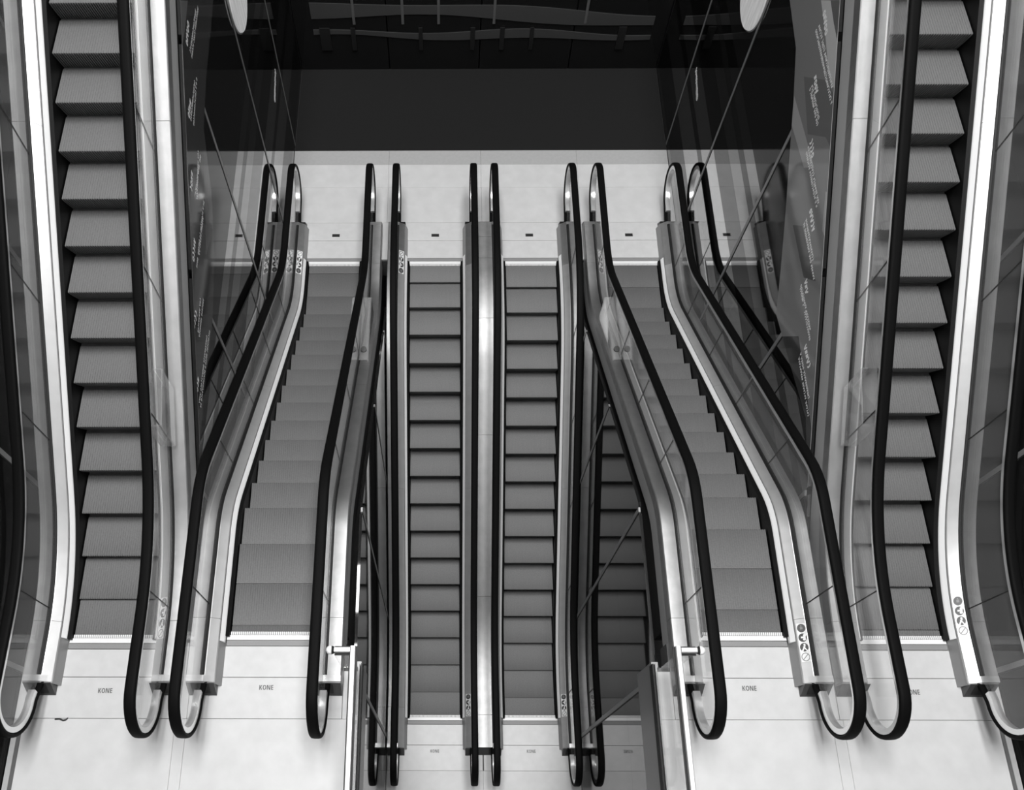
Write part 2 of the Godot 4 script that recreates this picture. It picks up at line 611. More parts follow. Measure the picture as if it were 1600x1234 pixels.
# ---------------------------------------------------------------- safety signs
func icon_texture(paper: float) -> ImageTexture:
	var im := Image.create(64, 256, false, Image.FORMAT_RGB8)
	im.fill(Color(paper, paper, paper))
	for k in 4:
		var cy := 32 + 64 * k
		for yy in 64:
			for xx in 64:
				var d := Vector2(xx - 31.5, yy - 31.5)
				var r := d.length()
				var v := -1.0
				if r < 28.0:
					if k < 3:
						v = 0.24
						var w := false
						if k == 0:
							w = absf(d.x) < 9.0 and absf(d.y) < 9.0 or d.distance_to(V(0, -15)) < 5.0
							v = 0.3
							if w: v = 0.5
						elif k == 1:
							w = (absf(d.y + 2.0) < 6.0 and absf(d.x + 4.0) < 16.0) or (absf(d.x + 16.0) < 4.0 and d.y > 0.0 and d.y < 18.0) or d.distance_to(V(-8, 12)) < 8.0 or d.distance_to(V(-14, -14)) < 10.0
						else:
							w = d.distance_to(V(-4, -16)) < 7.0 or (absf(d.x - d.y * 0.6) < 6.0 and d.y > -10.0) or (absf(d.x + d.y * 0.7) < 5.0 and d.y > -6.0)
						if w and k > 0: v = 0.92
					elif r > 23.0 or absf(d.x - d.y) < 4.0:
						v = 0.5
				if v >= 0.0:
					im.set_pixel(xx, cy - 32 + yy, Color(v, v, v))
	return ImageTexture.create_from_image(im)

func put_sign(o: Node3D, c: Dictionary, sg: float, inner: bool, sa: float, sb: float, plated: bool) -> void:
	# sa is the end with the filled icon, sb the end with the barred one
	var p: Path = c.path
	var xs: Array = [V(0.450, 0.1250), V(0.520, 0.1630)] if inner else [V(0.575, 0.1695), V(0.66, 0.1695)]
	var m := Mb.new()
	var flip: bool = (sg > 0.0) != (c.dir * (sb - sa) < 0.0)
	var n := 6
	for i in n:
		var f0 := float(i) / n
		var f1 := float(i + 1) / n
		var q: Array = []
		for f in [f0, f1]:
			var s: float = lerpf(sa, sb, f)
			for w in xs:
				q.append(Vector3(c.ax + sg * w.x, p.y(s) + w.y + 0.0015, c.dir * s))
		var ua := 0.0 if not flip else 1.0
		var ub := 1.0 - ua
		if (q[2] - q[0]).cross(q[1] - q[0]).y > 0.0:
			m.tri(q[0], q[1], q[3], 1, V(ua, f0), V(ub, f0), V(ub, f1))
			m.tri(q[0], q[3], q[2], 1, V(ua, f0), V(ub, f1), V(ua, f1))
		else:
			m.tri(q[0], q[3], q[1], 1, V(ua, f0), V(ub, f1), V(ub, f0))
			m.tri(q[0], q[2], q[3], 1, V(ua, f0), V(ua, f1), V(ub, f1))
	var st := SurfaceTool.new()
	st.begin(Mesh.PRIMITIVE_TRIANGLES)
	for i in m.p.size():
		st.set_smooth_group(1)
		st.set_uv(m.uv[i])
		st.add_vertex(m.p[i])
	st.generate_normals()
	put("safety_sign", st.commit(), M.sign_plate if plated else M.sign_film, o)

# ---------------------------------------------------------------- walls
const ZJ := [-8.0, -6.87, -5.23, -3.45, -1.675, 0.06, 1.79, 3.47, 5.2, 6.95]

func wall_cells(root: Node3D, outline: PackedVector2Array, rows: Array, mats: Array, x0: float, x1: float) -> void:
	for i in ZJ.size() - 1:
		for k in rows.size() - 1:
			var cell := PackedVector2Array([V(ZJ[i] + 0.024, rows[k] + 0.001), V(ZJ[i + 1] - 0.044, rows[k] + 0.001), V(ZJ[i + 1] - 0.044, rows[k + 1] - 0.001), V(ZJ[i] + 0.024, rows[k + 1] - 0.001)])
			for piece in Geometry2D.intersect_polygons(cell, outline):
				if piece.size() < 3 or absf(area(piece)) < 0.002:
					continue
				var m := Mb.new()
				m.prism_x(piece, x0, x1)
				put("wall_panel", m.done(), mats[k], root)

func area(q: PackedVector2Array) -> float:
	var s := 0.0
	for i in q.size():
		s += q[i].cross(q[(i + 1) % q.size()])
	return s * 0.5

func bars(root: Node3D, outline: PackedVector2Array, x_face: float, into: float) -> void:
	# a slim metal bar in every joint between the panels
	for z in ZJ:
		var strip := PackedVector2Array([V(z - 0.042, -4), V(z + 0.006, -4), V(z + 0.006, 12), V(z - 0.042, 12)])
		for piece in Geometry2D.intersect_polygons(strip, outline):
			var m := Mb.new()
			m.prism_x(piece, minf(x_face, x_face + into), maxf(x_face, x_face + into))
			put("mullion", m.done(), M.mullion, root)
		var dark := PackedVector2Array([V(z + 0.0065, -4), V(z + 0.022, -4), V(z + 0.022, 12), V(z + 0.0065, 12)])
		for piece in Geometry2D.intersect_polygons(dark, outline):
			var m := Mb.new()
			m.prism_x(piece, minf(x_face, x_face + into), maxf(x_face, x_face + into))
			put("mullion_seal", m.done(), M.seal, root)

func film_texture(rect: Rect2, base: float, shapes: Array, lines: Array, seed_: int) -> ImageTexture:
	var w := 2048
	var h := 1024
	var im := Image.create(w, h, false, Image.FORMAT_RGB8)
	var bs := pow(base, 1.0 / 2.2)
	im.fill(Color(bs, bs, bs))
	for sh in shapes:
		var tone: float = pow(sh[0], 1.0 / 2.2)
		var poly := PackedVector2Array()
		for q in sh[1]:
			poly.append(V((q.x - rect.position.x) / rect.size.x * w, (1.0 - (q.y - rect.position.y) / rect.size.y) * h))
		var lo := poly[0]
		var hi := poly[0]
		for q in poly:
			lo = lo.min(q)
			hi = hi.max(q)
		for yy in range(maxi(0, int(lo.y)), mini(h, int(hi.y) + 1)):
			var xs: Array = []
			for i in poly.size():
				var a := poly[i]
				var b := poly[(i + 1) % poly.size()]
				if (a.y <= yy) != (b.y <= yy):
					xs.append(a.x + (yy - a.y) / (b.y - a.y) * (b.x - a.x))
			xs.sort()
			for i in range(0, xs.size() - 1, 2):
				var x0 := clampi(int(xs[i]), 0, w)
				var x1 := clampi(int(xs[i + 1]), 0, w)
				if x1 > x0:
					im.fill_rect(Rect2i(x0, yy, x1 - x0, 1), Color(tone, tone, tone))
	# lettering too small to read in the photograph: strokes of its size
	var rng := RandomNumberGenerator.new()
	rng.seed = seed_
	for k in lines.size():
		var big := k % 3 == 0
		var a := V((lines[k][0] - rect.position.x) / rect.size.x * w, (1.0 - (lines[k][1] - rect.position.y) / rect.size.y) * h)
		var b := V((lines[k][2] - rect.position.x) / rect.size.x * w, (1.0 - (lines[k][3] - rect.position.y) / rect.size.y) * h)
		var hgt := 26.0 if big else 15.0
		var pen := 6.0 if big else 3.5
		var x := 0.0
		var len := a.distance_to(b)
		var dirv := (b - a) / len
		var up := V(dirv.y, -dirv.x)
		if up.y > 0: up = -up
		while x < len:
			var cw := hgt * rng.randf_range(0.45, 0.75)
			if rng.randf() < (0.0 if big else 0.14):
				x += hgt * 0.5
				continue
			var style := rng.randi() % 4
			for t in 24:
				var f := t / 23.0
				var q := Vector2.ZERO
				match style:
					0: q = V(cw * 0.4 + cw * 0.35 * cos(TAU * f), hgt * 0.35 + hgt * 0.33 * sin(TAU * f))
					1: q = V(cw * 0.8 * f, hgt * absf(1.0 - 2.0 * f) * 0.8)
					2: q = V(cw * 0.2 + cw * 0.5 * f * (1.0 - f) * 3.0, hgt * 0.9 * f)
					_: q = V(cw * 0.75 * f, hgt * (0.1 + 0.55 * absf(sin(PI * 1.5 * f))))
				var c: Vector2 = a + dirv * (x + q.x) + up * q.y
				im.fill_rect(Rect2i(int(c.x - pen / 2), int(c.y - pen / 2), int(pen), int(pen)), Color(0.99, 0.99, 0.99))
			x += cw + hgt * 0.12
	return ImageTexture.create_from_image(im)

# ---------------------------------------------------------------- the place
func slab_box(called: String, parent: Node3D, material: Material, lo: Vector3, hi: Vector3) -> MeshInstance3D:
	var m := Mb.new()
	m.box(lo, hi)
	return put(called, m.done(), material, parent)

func floor_tiles(root: Node3D, y: float, rects: Array) -> void:
	for r in rects:
		var m := Mb.new()
		var g := 0.0008
		m.tile(Vector3(r[0] + g, y - 0.02, r[2] + g), Vector3(r[1] - g, y, r[3] - g), 0.002)
		put("floor_tile", m.done(), M[r[4]] if r.size() > 4 else M.floor, root)

func make_floors() -> void:
	# middle level
	var f := setting("floor")
	slab_box("floor_slab", f, M.joint, Vector3(-2.93, YM - 0.35, -6.9), Vector3(2.93, YM - 0.021, -3.05))
	var xs := [-2.885, -1.415, 0.0, 1.48, 2.885]
	var rects: Array = []
	for i in 4:
		rects.append([xs[i], xs[i + 1], -4.402, -3.735])
		rects.append([xs[i], xs[i + 1], -4.856, -4.402])
		rects.append([xs[i], xs[i + 1], -5.139, -4.856, "floor_grey"])
	for g in [[-2.885, -2.856], [-1.48, -1.384], [-0.008, 0.008], [1.384, 1.48], [2.856, 2.885]]:
		rects.append([g[0], g[1], -3.735, -3.06])
	for axq in [-2.168, -0.696, 0.696, 2.168]:
		for sg in [-1.0, 1.0]:
			var a: float = axq + sg * 0.404
			var b: float = axq + sg * 0.688
			rects.append([minf(a, b), maxf(a, b), -3.404, -3.06])
	floor_tiles(f, YM, rects)
	slab_box("carpet", f, M.carpet, Vector3(-2.885, YM - 0.02, -6.87), Vector3(2.885, YM + 0.001, -5.141))
	# near landings on the upper level
	for sg in [-1.0, 1.0]:
		var n := setting("floor")
		slab_box("floor_slab", n, M.joint, Vector3(minf(sg * 1.34, sg * 1.47), YN - 0.25, 3.42), Vector3(maxf(sg * 1.34, sg * 1.47), YN - 0.021, 9.0))
		slab_box("floor_slab", n, M.joint, Vector3(minf(sg * 1.47, sg * 4.42), YN - 0.25, 3.2), Vector3(maxf(sg * 1.47, sg * 4.42), YN - 0.021, 9.0))
		var rr: Array = []
		var cols := [1.34, 2.855, 2.955, 4.31, 4.345, 4.395]
		for i in 5:
			var a: float = sg * cols[i]
			var b: float = sg * cols[i + 1]
			var zs := [3.888, 4.75, 5.6, 6.6, 7.8, 9.0] if i != 1 and i < 3 else [3.888, 9.0]
			for k in zs.size() - 1:
				rr.append([minf(a, b), maxf(a, b), zs[k], zs[k + 1], "floor" if i < 3 else ("joint" if i == 3 else "floor_grey")])
		for g in [[1.34, 1.477], [2.859, 2.927], [4.309, 4.395]]:
			rr.append([minf(sg * g[0], sg * g[1]), maxf(sg * g[0], sg * g[1]), 3.46 if g[0] < 1.4 else 3.2, 3.888])
		for axq in [2.168, 3.618]:
			for s2 in [-1.0, 1.0]:
				var a: float = sg * (axq + s2 * 0.404)
				var b: float = sg * (axq + s2 * 0.69)
				rr.append([minf(a, b), maxf(a, b), 3.2, 3.519])
		floor_tiles(n, YN, rr)
	# lowest level
	var l := setting("floor")
	slab_box("floor_slab", l, M.joint, Vector3(-1.45, YL - 0.3, 3.2), Vector3(1.45, YL - 0.021, 9.0))
	var rl: Array = [[-1.388, -0.004, 3.917, 5.2], [-0.004, 1.388, 3.917, 5.2], [-1.388, -0.004, 5.2, 9.0], [-0.004, 1.388, 5.2, 9.0]]
	for axq in [-0.696, 0.696]:
		for s2 in [-1.0, 1.0]:
			var a: float = axq + s2 * 0.404
			var b: float = axq + s2 * 0.692
			rl.append([minf(a, b), maxf(a, b), 3.2, 3.559])
	floor_tiles(l, YL, rl)
	# landings where the outer escalators arrive, above the frame
	for sg in [-1.0, 1.0]:
		var u := setting("floor")
		slab_box("floor_slab", u, M.floor_grey, Vector3(minf(sg * 2.9, sg * 4.42), YP - 0.3, -7.2), Vector3(maxf(sg * 2.9, sg * 4.42), YP - 0.03, -5.3))

func make_walls() -> void:
	var films := {}
	for sg in [-1.0, 1.0]:
		var nm := "left" if sg < 0 else "right"
		# inner wall between the climbing escalator and the outer one
		var outl := PackedVector2Array([V(-6.86, YM), V(-2.95, YM), V(-2.95, -0.25), V(2.7, -0.25)])
		var p: Path = PO
		for s in p.samples(-2.7, 4.9):
			outl.append(V(-s, p.y(s) - 0.17))
		outl.append(V(-6.86, p.y(4.9) - 0.17))
		var w := setting("wall_" + nm + "_inner")
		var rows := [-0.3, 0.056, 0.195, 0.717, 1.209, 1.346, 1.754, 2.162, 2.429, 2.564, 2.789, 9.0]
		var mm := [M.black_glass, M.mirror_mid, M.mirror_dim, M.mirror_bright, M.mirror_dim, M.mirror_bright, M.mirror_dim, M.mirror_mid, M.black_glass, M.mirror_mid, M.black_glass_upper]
		var xa := minf(sg * 2.889, sg * 2.915)
		var xb := maxf(sg * 2.889, sg * 2.915)
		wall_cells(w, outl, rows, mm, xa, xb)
		var outb := PackedVector2Array([V(-6.86, YM), V(-2.95, YM), V(-2.95, -0.25), V(2.7, -0.25)])
		for s in p.samples(-2.7, 4.9):
			outb.append(V(-s, p.y(s) - 0.25))
		outb.append(V(-6.86, p.y(4.9) - 0.25))
		bars(w, outb, sg * 2.886, sg * 0.02)
		# printed film on the wall
		var rect := Rect2(-3.1, 2.4, 5.2, 2.6)
		var low: Array = [V(-2.95, 4.10), V(-2.37, 4.03), V(-1.92, 3.79), V(-1.57, 3.57), V(-1.05, 3.25), V(-0.59, 2.94), V(-0.23, 2.67), V(0.46, 2.78), V(1.12, 2.90), V(1.7, 2.70)]
		if sg < 0:
			low = [V(-2.95, 4.12), V(-2.49, 4.06), V(-2.02, 4.02), V(-1.49, 3.90), V(-1.11, 3.47), V(-0.60, 3.14), V(0.04, 2.97), V(0.80, 2.95), V(1.43, 2.90), V(1.7, 2.70)]
		var fo := PackedVector2Array(low)
		for s in p.samples(-1.75, 2.95):
			fo.append(V(-s, p.y(s) - 0.18))
		fo = Geometry2D.intersect_polygons(fo, PackedVector2Array([V(-3.1, 2.4), V(2.1, 2.4), V(2.1, 5.0), V(-3.1, 5.0)]))[0]
		var m := Mb.new()
		m.prism_x(fo, minf(sg * 2.884, sg * 2.888), maxf(sg * 2.884, sg * 2.888), rect)
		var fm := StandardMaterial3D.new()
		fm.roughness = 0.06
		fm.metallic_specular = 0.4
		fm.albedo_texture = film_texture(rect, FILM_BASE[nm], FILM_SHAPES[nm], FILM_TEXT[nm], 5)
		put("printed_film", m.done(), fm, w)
		# lower wall beside the lowest flight
		var lowl := PackedVector2Array([V(8.9, YL), V(-2.3, YL), V(-2.3, -0.33)])
		for s in PU.samples(-2.3, 3.2):
			lowl.append(V(s, minf(PU.y(s) - 0.13, 2.19)))
		lowl.append(V(8.9, 2.19))
		var lw := setting("wall_" + nm + "_lower")
		wall_cells(lw, lowl, [-3.0, -0.9, 0.9, 3.0], [M.black_glass, M.black_glass, M.black_glass], minf(sg * 1.392, sg * 1.42), maxf(sg * 1.392, sg * 1.42))
		bars(lw, lowl, sg * 1.389, sg * 0.02)
		# outer wall beyond the outer escalator
		var ow := setting("wall_" + nm + "_outer")
		var oo := PackedVector2Array([V(-7.2, YM), V(9.0, YM), V(9.0, 8.0), V(-7.2, 8.0)])
		wall_cells(ow, oo, [0.0, 2.5, 4.3, 6.2, 8.0], [M.black_glass_outer, M.black_glass_outer, M.black_glass_outer, M.black_glass_outer], minf(sg * 4.40, sg * 4.43), maxf(sg * 4.40, sg * 4.43))
		bars(ow, oo, sg * 4.397, sg * 0.02)
		# slab edge above the lower wall
		var sl := setting("trim_" + ("1" if sg < 0 else "2"))
		m = Mb.new()
		var cz := 3.36
		var ring: Array = []
		for z in [cz, 9.0]:
			ring.append(PackedVector3Array([Vector3(sg * 1.325, 1.80, z), Vector3(sg * 1.325, YN - 0.06, z), Vector3(sg * 1.385, YN - 0.06, z), Vector3(sg * 1.385, 1.80, z)]))
		m.sweep(ring)
		put("slab_fascia", m.done(), M.slab, sl)
		# round white disc on the wall; its glow and small light are added
		var dd := thing("wall_disc", "round frosted white wall disc high on the dark glass wall %s the middle landing" % ("left of" if sg < 0 else "right of"), "wall lamp", Vector3(sg * 2.87, 3.596, -3.947), "round wall discs")
		var cyl := CylinderMesh.new()
		cyl.top_radius = 0.475
		cyl.bottom_radius = 0.485
		cyl.height = 0.03
		cyl.radial_segments = 64
		var di := put("glow_face", cyl, M.disc, dd, Vector3(sg * 2.872, 3.596, -3.947))
		di.rotation.z = sg * PI / 2
		var tor := TorusMesh.new()
		tor.inner_radius = 0.478
		tor.outer_radius = 0.496
		tor.rings = 64
		var ri := put("disc_rim", tor, M.mullion, dd, Vector3(sg * 2.880, 3.596, -3.947))
		ri.rotation.z = PI / 2
		var wl := AreaLight3D.new()  # small added light in front of the disc
		wl.name = "area_light"
		wl.area_size = Vector2(0.8, 0.8)
		wl.light_energy = 0.08
		wl.shadow_enabled = true
		wl.set("area_range", 40.0)
		dd.add_child(wl)
		wl.position = Vector3(-sg * 0.03, 0, 0)
		wl.rotation = Vector3(0, sg * PI / 2, 0)
		# small white lettering low on the wall
		m = Mb.new()
		var rng := RandomNumberGenerator.new()
		rng.seed = 12
		for i in 22:
			var z := -5.0 + i * 0.02
			var h := rng.randf_range(0.02, 0.05)
			var y := 1.60 - 0.12 * i / 22.0
			m.box(Vector3(minf(sg * 2.885, sg * 2.888), y - h, z), Vector3(maxf(sg * 2.885, sg * 2.888), y + h * 0.6, z + rng.randf_range(0.007, 0.014)))
		put("lettering", m.done(), M.white_letter, w)
	# far wall: dark shopfront
	var b := setting("wall_back")
	var bx := [-2.885, -1.45, 0.0, 1.45, 2.885]
	for i in 4:
		slab_box("wall_panel", b, M.black_glass, Vector3(bx[i] + 0.01, YM, -6.92), Vector3(bx[i + 1] - 0.01, 4.0, -6.875))
	slab_box("wall_core", b, M.dark_wall, Vector3(-9.2, -3.0, -7.5), Vector3(9.2, 24.2, -7.25))
	for k in 2:  # grey strips modelled as the wavy reflections in the far glass
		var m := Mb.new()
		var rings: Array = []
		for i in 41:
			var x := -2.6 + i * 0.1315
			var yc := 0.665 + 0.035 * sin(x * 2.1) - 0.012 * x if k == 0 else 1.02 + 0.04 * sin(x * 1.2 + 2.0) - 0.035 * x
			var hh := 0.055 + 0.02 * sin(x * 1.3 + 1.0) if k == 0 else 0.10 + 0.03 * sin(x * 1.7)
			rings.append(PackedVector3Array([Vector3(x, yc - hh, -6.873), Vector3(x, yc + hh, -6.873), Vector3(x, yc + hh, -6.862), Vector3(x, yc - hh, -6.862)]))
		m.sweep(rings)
		put("reflection_band", m.done(), M.reflection_grey, b)
	var pw := [0.16, 0.07, 0.06, 0.07, 0.07, 0.06, 0.12]  # dark strips standing in for the newels' reflections
	var pxs := [-2.42, -1.98, -0.93, -0.12, 0.34, 0.80, 2.2]
	for i in 7:
		slab_box("reflection_post", b, M.reflection_dark, Vector3(pxs[i] - pw[i] * 0.5, 0.42, -6.862), Vector3(pxs[i] + pw[i] * 0.5, 0.80, -6.845))
	for x in [-1.95, -1.2, -0.65, 0.2, 1.6]:  # pale upright strips standing in for lamp reflections
		slab_box("reflection_streak", b, M.reflection_pale, Vector3(x - 0.02, 0.86, -6.862), Vector3(x + 0.02, 1.4, -6.85))
	# the shell around the hall
	var sh := [["wall_left", Vector3(-9.3, -3, -7.5), Vector3(-9.0, 24.2, 12.3), M.pale_wall], ["wall_right", Vector3(9.0, -3, -7.5), Vector3(9.3, 24.2, 12.3), M.pale_wall], ["wall_front", Vector3(-9.3, -3, 12.0), Vector3(9.3, 24.2, 12.3), M.pale_wall], ["ceiling", Vector3(-9.3, 24.0, -7.5), Vector3(9.3, 24.3, 12.3), M.white_wall], ["floor_base", Vector3(-9.3, -3.1, -7.5), Vector3(9.3, -2.85, 12.3), M.grey_wall], ["floor_upper_left", Vector3(-9.0, 7.8, -7.25), Vector3(-4.44, 8.0, 12.0), M.grey_wall], ["floor_upper_right", Vector3(4.44, 7.8, -7.25), Vector3(9.0, 8.0, 12.0), M.grey_wall]]
	for q in sh:
		var m := Mb.new()
		m.box(q[1], q[2])
		var o := put(q[0], m.done(), q[3])
		o.set_meta("kind", "structure")

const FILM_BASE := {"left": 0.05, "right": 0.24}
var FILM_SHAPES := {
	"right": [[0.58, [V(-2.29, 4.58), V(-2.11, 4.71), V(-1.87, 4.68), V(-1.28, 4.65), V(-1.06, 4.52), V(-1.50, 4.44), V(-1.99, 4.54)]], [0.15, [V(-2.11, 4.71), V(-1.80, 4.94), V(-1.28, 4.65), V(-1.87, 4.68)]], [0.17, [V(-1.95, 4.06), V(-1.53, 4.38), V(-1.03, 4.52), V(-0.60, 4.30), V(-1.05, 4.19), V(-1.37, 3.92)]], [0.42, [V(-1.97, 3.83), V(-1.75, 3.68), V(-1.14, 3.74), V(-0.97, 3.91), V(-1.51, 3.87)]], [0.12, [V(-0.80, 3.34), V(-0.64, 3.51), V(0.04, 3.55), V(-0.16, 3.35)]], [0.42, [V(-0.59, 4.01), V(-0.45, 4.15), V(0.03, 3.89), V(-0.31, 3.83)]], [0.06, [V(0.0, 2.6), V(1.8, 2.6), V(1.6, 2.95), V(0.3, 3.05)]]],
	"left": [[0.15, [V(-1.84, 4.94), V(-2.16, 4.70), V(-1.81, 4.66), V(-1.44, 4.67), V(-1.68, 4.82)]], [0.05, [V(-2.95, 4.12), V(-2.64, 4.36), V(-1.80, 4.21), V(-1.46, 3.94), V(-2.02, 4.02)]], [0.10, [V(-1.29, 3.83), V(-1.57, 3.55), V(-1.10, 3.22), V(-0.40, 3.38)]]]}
var FILM_TEXT := {
	"right": [[-2.14, 4.56, -1.93, 4.52], [-2.11, 4.45, -1.37, 4.43], [-2.13, 4.39, -1.25, 4.37], [-1.75, 4.21, -1.60, 4.18], [-1.74, 4.14, -1.30, 4.13], [-1.73, 4.10, -1.25, 4.09], [-1.26, 3.92, -1.10, 3.90], [-1.25, 3.87, -0.61, 3.84], [-1.23, 3.82, -0.59, 3.80], [-0.66, 3.68, -0.43, 3.65], [-0.64, 3.58, -0.17, 3.56], [-0.64, 3.53, -0.02, 3.51], [-0.11, 3.35, 0.03, 3.32], [-0.13, 3.26, 0.39, 3.27], [-0.11, 3.24, 0.47, 3.23], [0.47, 3.11, 0.68, 3.11], [0.48, 3.01, 0.99, 3.01], [0.50, 2.96, 1.12, 2.94]],
	"left": [[-1.77, 4.55, -1.98, 4.59], [-1.79, 4.41, -2.39, 4.44], [-1.79, 4.46, -2.29, 4.48], [-1.21, 4.27, -1.40, 4.28], [-1.26, 4.14, -1.75, 4.23], [-1.23, 4.22, -1.66, 4.26], [-0.65, 3.97, -0.82, 4.01], [-0.70, 3.81, -1.17, 3.94], [-0.71, 3.86, -1.17, 3.87], [-0.09, 3.68, -0.31, 3.71], [-0.10, 3.58, -0.84, 3.62], [-0.26, 3.56, -0.69, 3.59], [0.48, 3.44, 0.30, 3.42], [0.46, 3.27, 0.06, 3.29], [0.44, 3.32, 0.11, 3.37], [1.06, 3.14, 0.85, 3.14], [1.06, 2.99, 0.20, 3.00], [1.04, 3.04, 0.30, 3.06]]}

# ---------------------------------------------------------------- smaller things
func make_guards() -> void:
	# clear plastic wedges on the climbing escalators' inner balustrades
	for sg in [-1.0, 1.0]:
		var word := "left" if sg < 0 else "right"
		var o := thing("climb_guard", "clear plastic wedge with two round bolts on the %s climbing escalator's inner deck" % word, "guard", Vector3(sg * 1.62, 0.6, -1.2), "clear plastic guards")
		var poly := PackedVector2Array()
		for s in PU.samples(-1.65, -0.62):
			poly.append(V(s, PU.y(s) + 0.172))
		poly.append(V(-0.62, 1.19))
		poly.append(V(-1.65, 1.05))
		for k in 2:
			var x: float = sg * (1.505 if k == 0 else 1.745)
			var m := Mb.new()
			m.prism_x(poly, x - 0.006, x + 0.006)
			put("side_sheet", m.done(), M.acrylic, o)
		var m: Mb
		for xr in [[1.512, 1.612], [1.636, 1.738]]:
			m = Mb.new()
			m.sweep([PackedVector3Array([Vector3(sg * xr[0], 1.045, -1.65), Vector3(sg * xr[0], 1.055, -1.65), Vector3(sg * xr[1], 1.055, -1.65), Vector3(sg * xr[1], 1.045, -1.65)]), PackedVector3Array([Vector3(sg * xr[0], 1.18, -0.63), Vector3(sg * xr[0], 1.19, -0.63), Vector3(sg * xr[1], 1.19, -0.63), Vector3(sg * xr[1], 1.18, -0.63)])])
			put("top_sheet", m.done(), M.acrylic, o)
		for x in [1.56, 1.69]:
			var cy := CylinderMesh.new()
			cy.top_radius = 0.036
			cy.bottom_radius = 0.038
			cy.height = 0.02
			var bo := put("bolt", cy, M.newel_front, o, Vector3(sg * x, 1.19, -0.78))
			bo.rotation.x = 0.13
	# clear boxes on the outer escalators' inner balustrades
	for sg in [-1.0, 1.0]:
		var word := "left" if sg < 0 else "right"
		var o := thing("climb_guard", "clear plastic box clamped to the %s outer escalator's inner glass" % word, "guard", Vector3(sg * 3.06, 3.4, 1.3), "clear plastic guards")
		var m := Mb.new()
		for k in 2:
			var x: float = sg * (3.0 if k == 0 else 3.13)
			m = Mb.new()
			m.prism_x(PackedVector2Array([V(1.12, 3.46), V(1.58, 3.22), V(1.58, 3.62), V(1.12, 3.78)]), x - 0.005, x + 0.005)
			put("side_sheet", m.done(), M.acrylic, o)
		for z in [1.12, 1.58]:
			for xr in [[3.006, 3.062], [3.078, 3.124]]:
				m = Mb.new()
				m.box(Vector3(minf(sg * xr[0], sg * xr[1]), 3.47 if z < 1.3 else 3.23, z - 0.005), Vector3(maxf(sg * xr[0], sg * xr[1]), 3.78 if z < 1.3 else 3.62, z + 0.005))
				put("end_sheet", m.done(), M.acrylic, o)

func make_barriers() -> void:
	for sg in [-1.0, 1.0]:
		var word := "left" if sg < 0 else "right"
		var o := thing("glass_barrier", "glass barrier with square steel rail edging the near %s landing" % word, "barrier", Vector3(sg * 1.33, YN, 4.2), "glass landing barriers")
		var x: float = sg * 1.345
		var yr := YN + 0.92
		var sec := func(cx: float, cy: float, z: float) -> PackedVector3Array:
			var r := PackedVector3Array()
			for q in [V(-0.016, -0.025), V(-0.022, -0.018), V(-0.022, 0.018), V(-0.016, 0.025), V(0.016, 0.025), V(0.022, 0.018), V(0.022, -0.018), V(0.016, -0.025)]:
				r.append(Vector3(cx + q.x, cy + q.y, z))
			return r
		var m := Mb.new()
		m.sweep([sec.call(sg * 1.30, yr, 3.445), sec.call(sg * 1.30, yr, 8.9)])
		put("top_rail", m.done(), M.chrome, o)
		m = Mb.new()
		var ra: Array = []
		for xx in [1.3225, 1.45]:
			var r := PackedVector3Array()
			for q in [V(-0.016, -0.025), V(-0.022, -0.018), V(-0.022, 0.018), V(-0.016, 0.025), V(0.016, 0.025), V(0.022, 0.018), V(0.022, -0.018), V(0.016, -0.025)]:
				r.append(Vector3(sg * xx, yr + q.y, 3.475 + q.x))
			ra.append(r)
		m.sweep(ra)
		put("return_rail", m.done(), M.chrome, o)
		var sp := SphereMesh.new()
		sp.radius = 0.036
		sp.height = 0.072
		sp.radial_segments = 24
		sp.rings = 12
		put("rail_end", sp, M.strip, o, Vector3(sg * 1.482, yr, 3.475))
		for z in [[3.48, 5.2], [5.21, 7.0], [7.01, 8.9]]:
			m = Mb.new()
			m.box(Vector3(minf(sg * 1.322, sg * 1.334), YN - 0.02, z[0]), Vector3(maxf(sg * 1.322, sg * 1.334), yr - 0.03, z[1]))
			put("glass_pane", m.done(), M.glass, o)
		m = Mb.new()
		m.box(Vector3(minf(sg * 1.33, sg * 1.47), YN + 0.25, 3.47), Vector3(maxf(sg * 1.33, sg * 1.47), yr - 0.03, 3.48))
		put("end_pane", m.done(), M.glass, o)
		for s in [1.312, 1.338]:
			m = Mb.new()
			m.box(Vector3(sg * s - 0.007, YN - 0.06, 3.40), Vector3(sg * s + 0.007, YN + 0.05, 8.9))
			put("base_channel", m.done(), M.seal if s < 1.32 else M.mullion, o)
		# two bars that show edge-on below the rail
		m = Mb.new()
		m.box(Vector3(sg * 1.30 - 0.034, yr - 0.034, 3.437), Vector3(sg * 1.30 + 0.034, yr - 0.026, 8.9))
		m.box(Vector3(minf(sg * 1.27, sg * 1.45), yr - 0.034, 3.437), Vector3(maxf(sg * 1.27, sg * 1.45), yr - 0.0262, 3.512))
		put("rail_gasket", m.done(), M.seal, o)
		var co := CylinderMesh.new()
		co.top_radius = 0.02
		co.bottom_radius = 0.036
		co.height = 0.03
		var cn := put("rail_collar", co, M.seal, o, Vector3(sg * 1.455, yr, 3.475))
		cn.rotation.z = sg * PI / 2

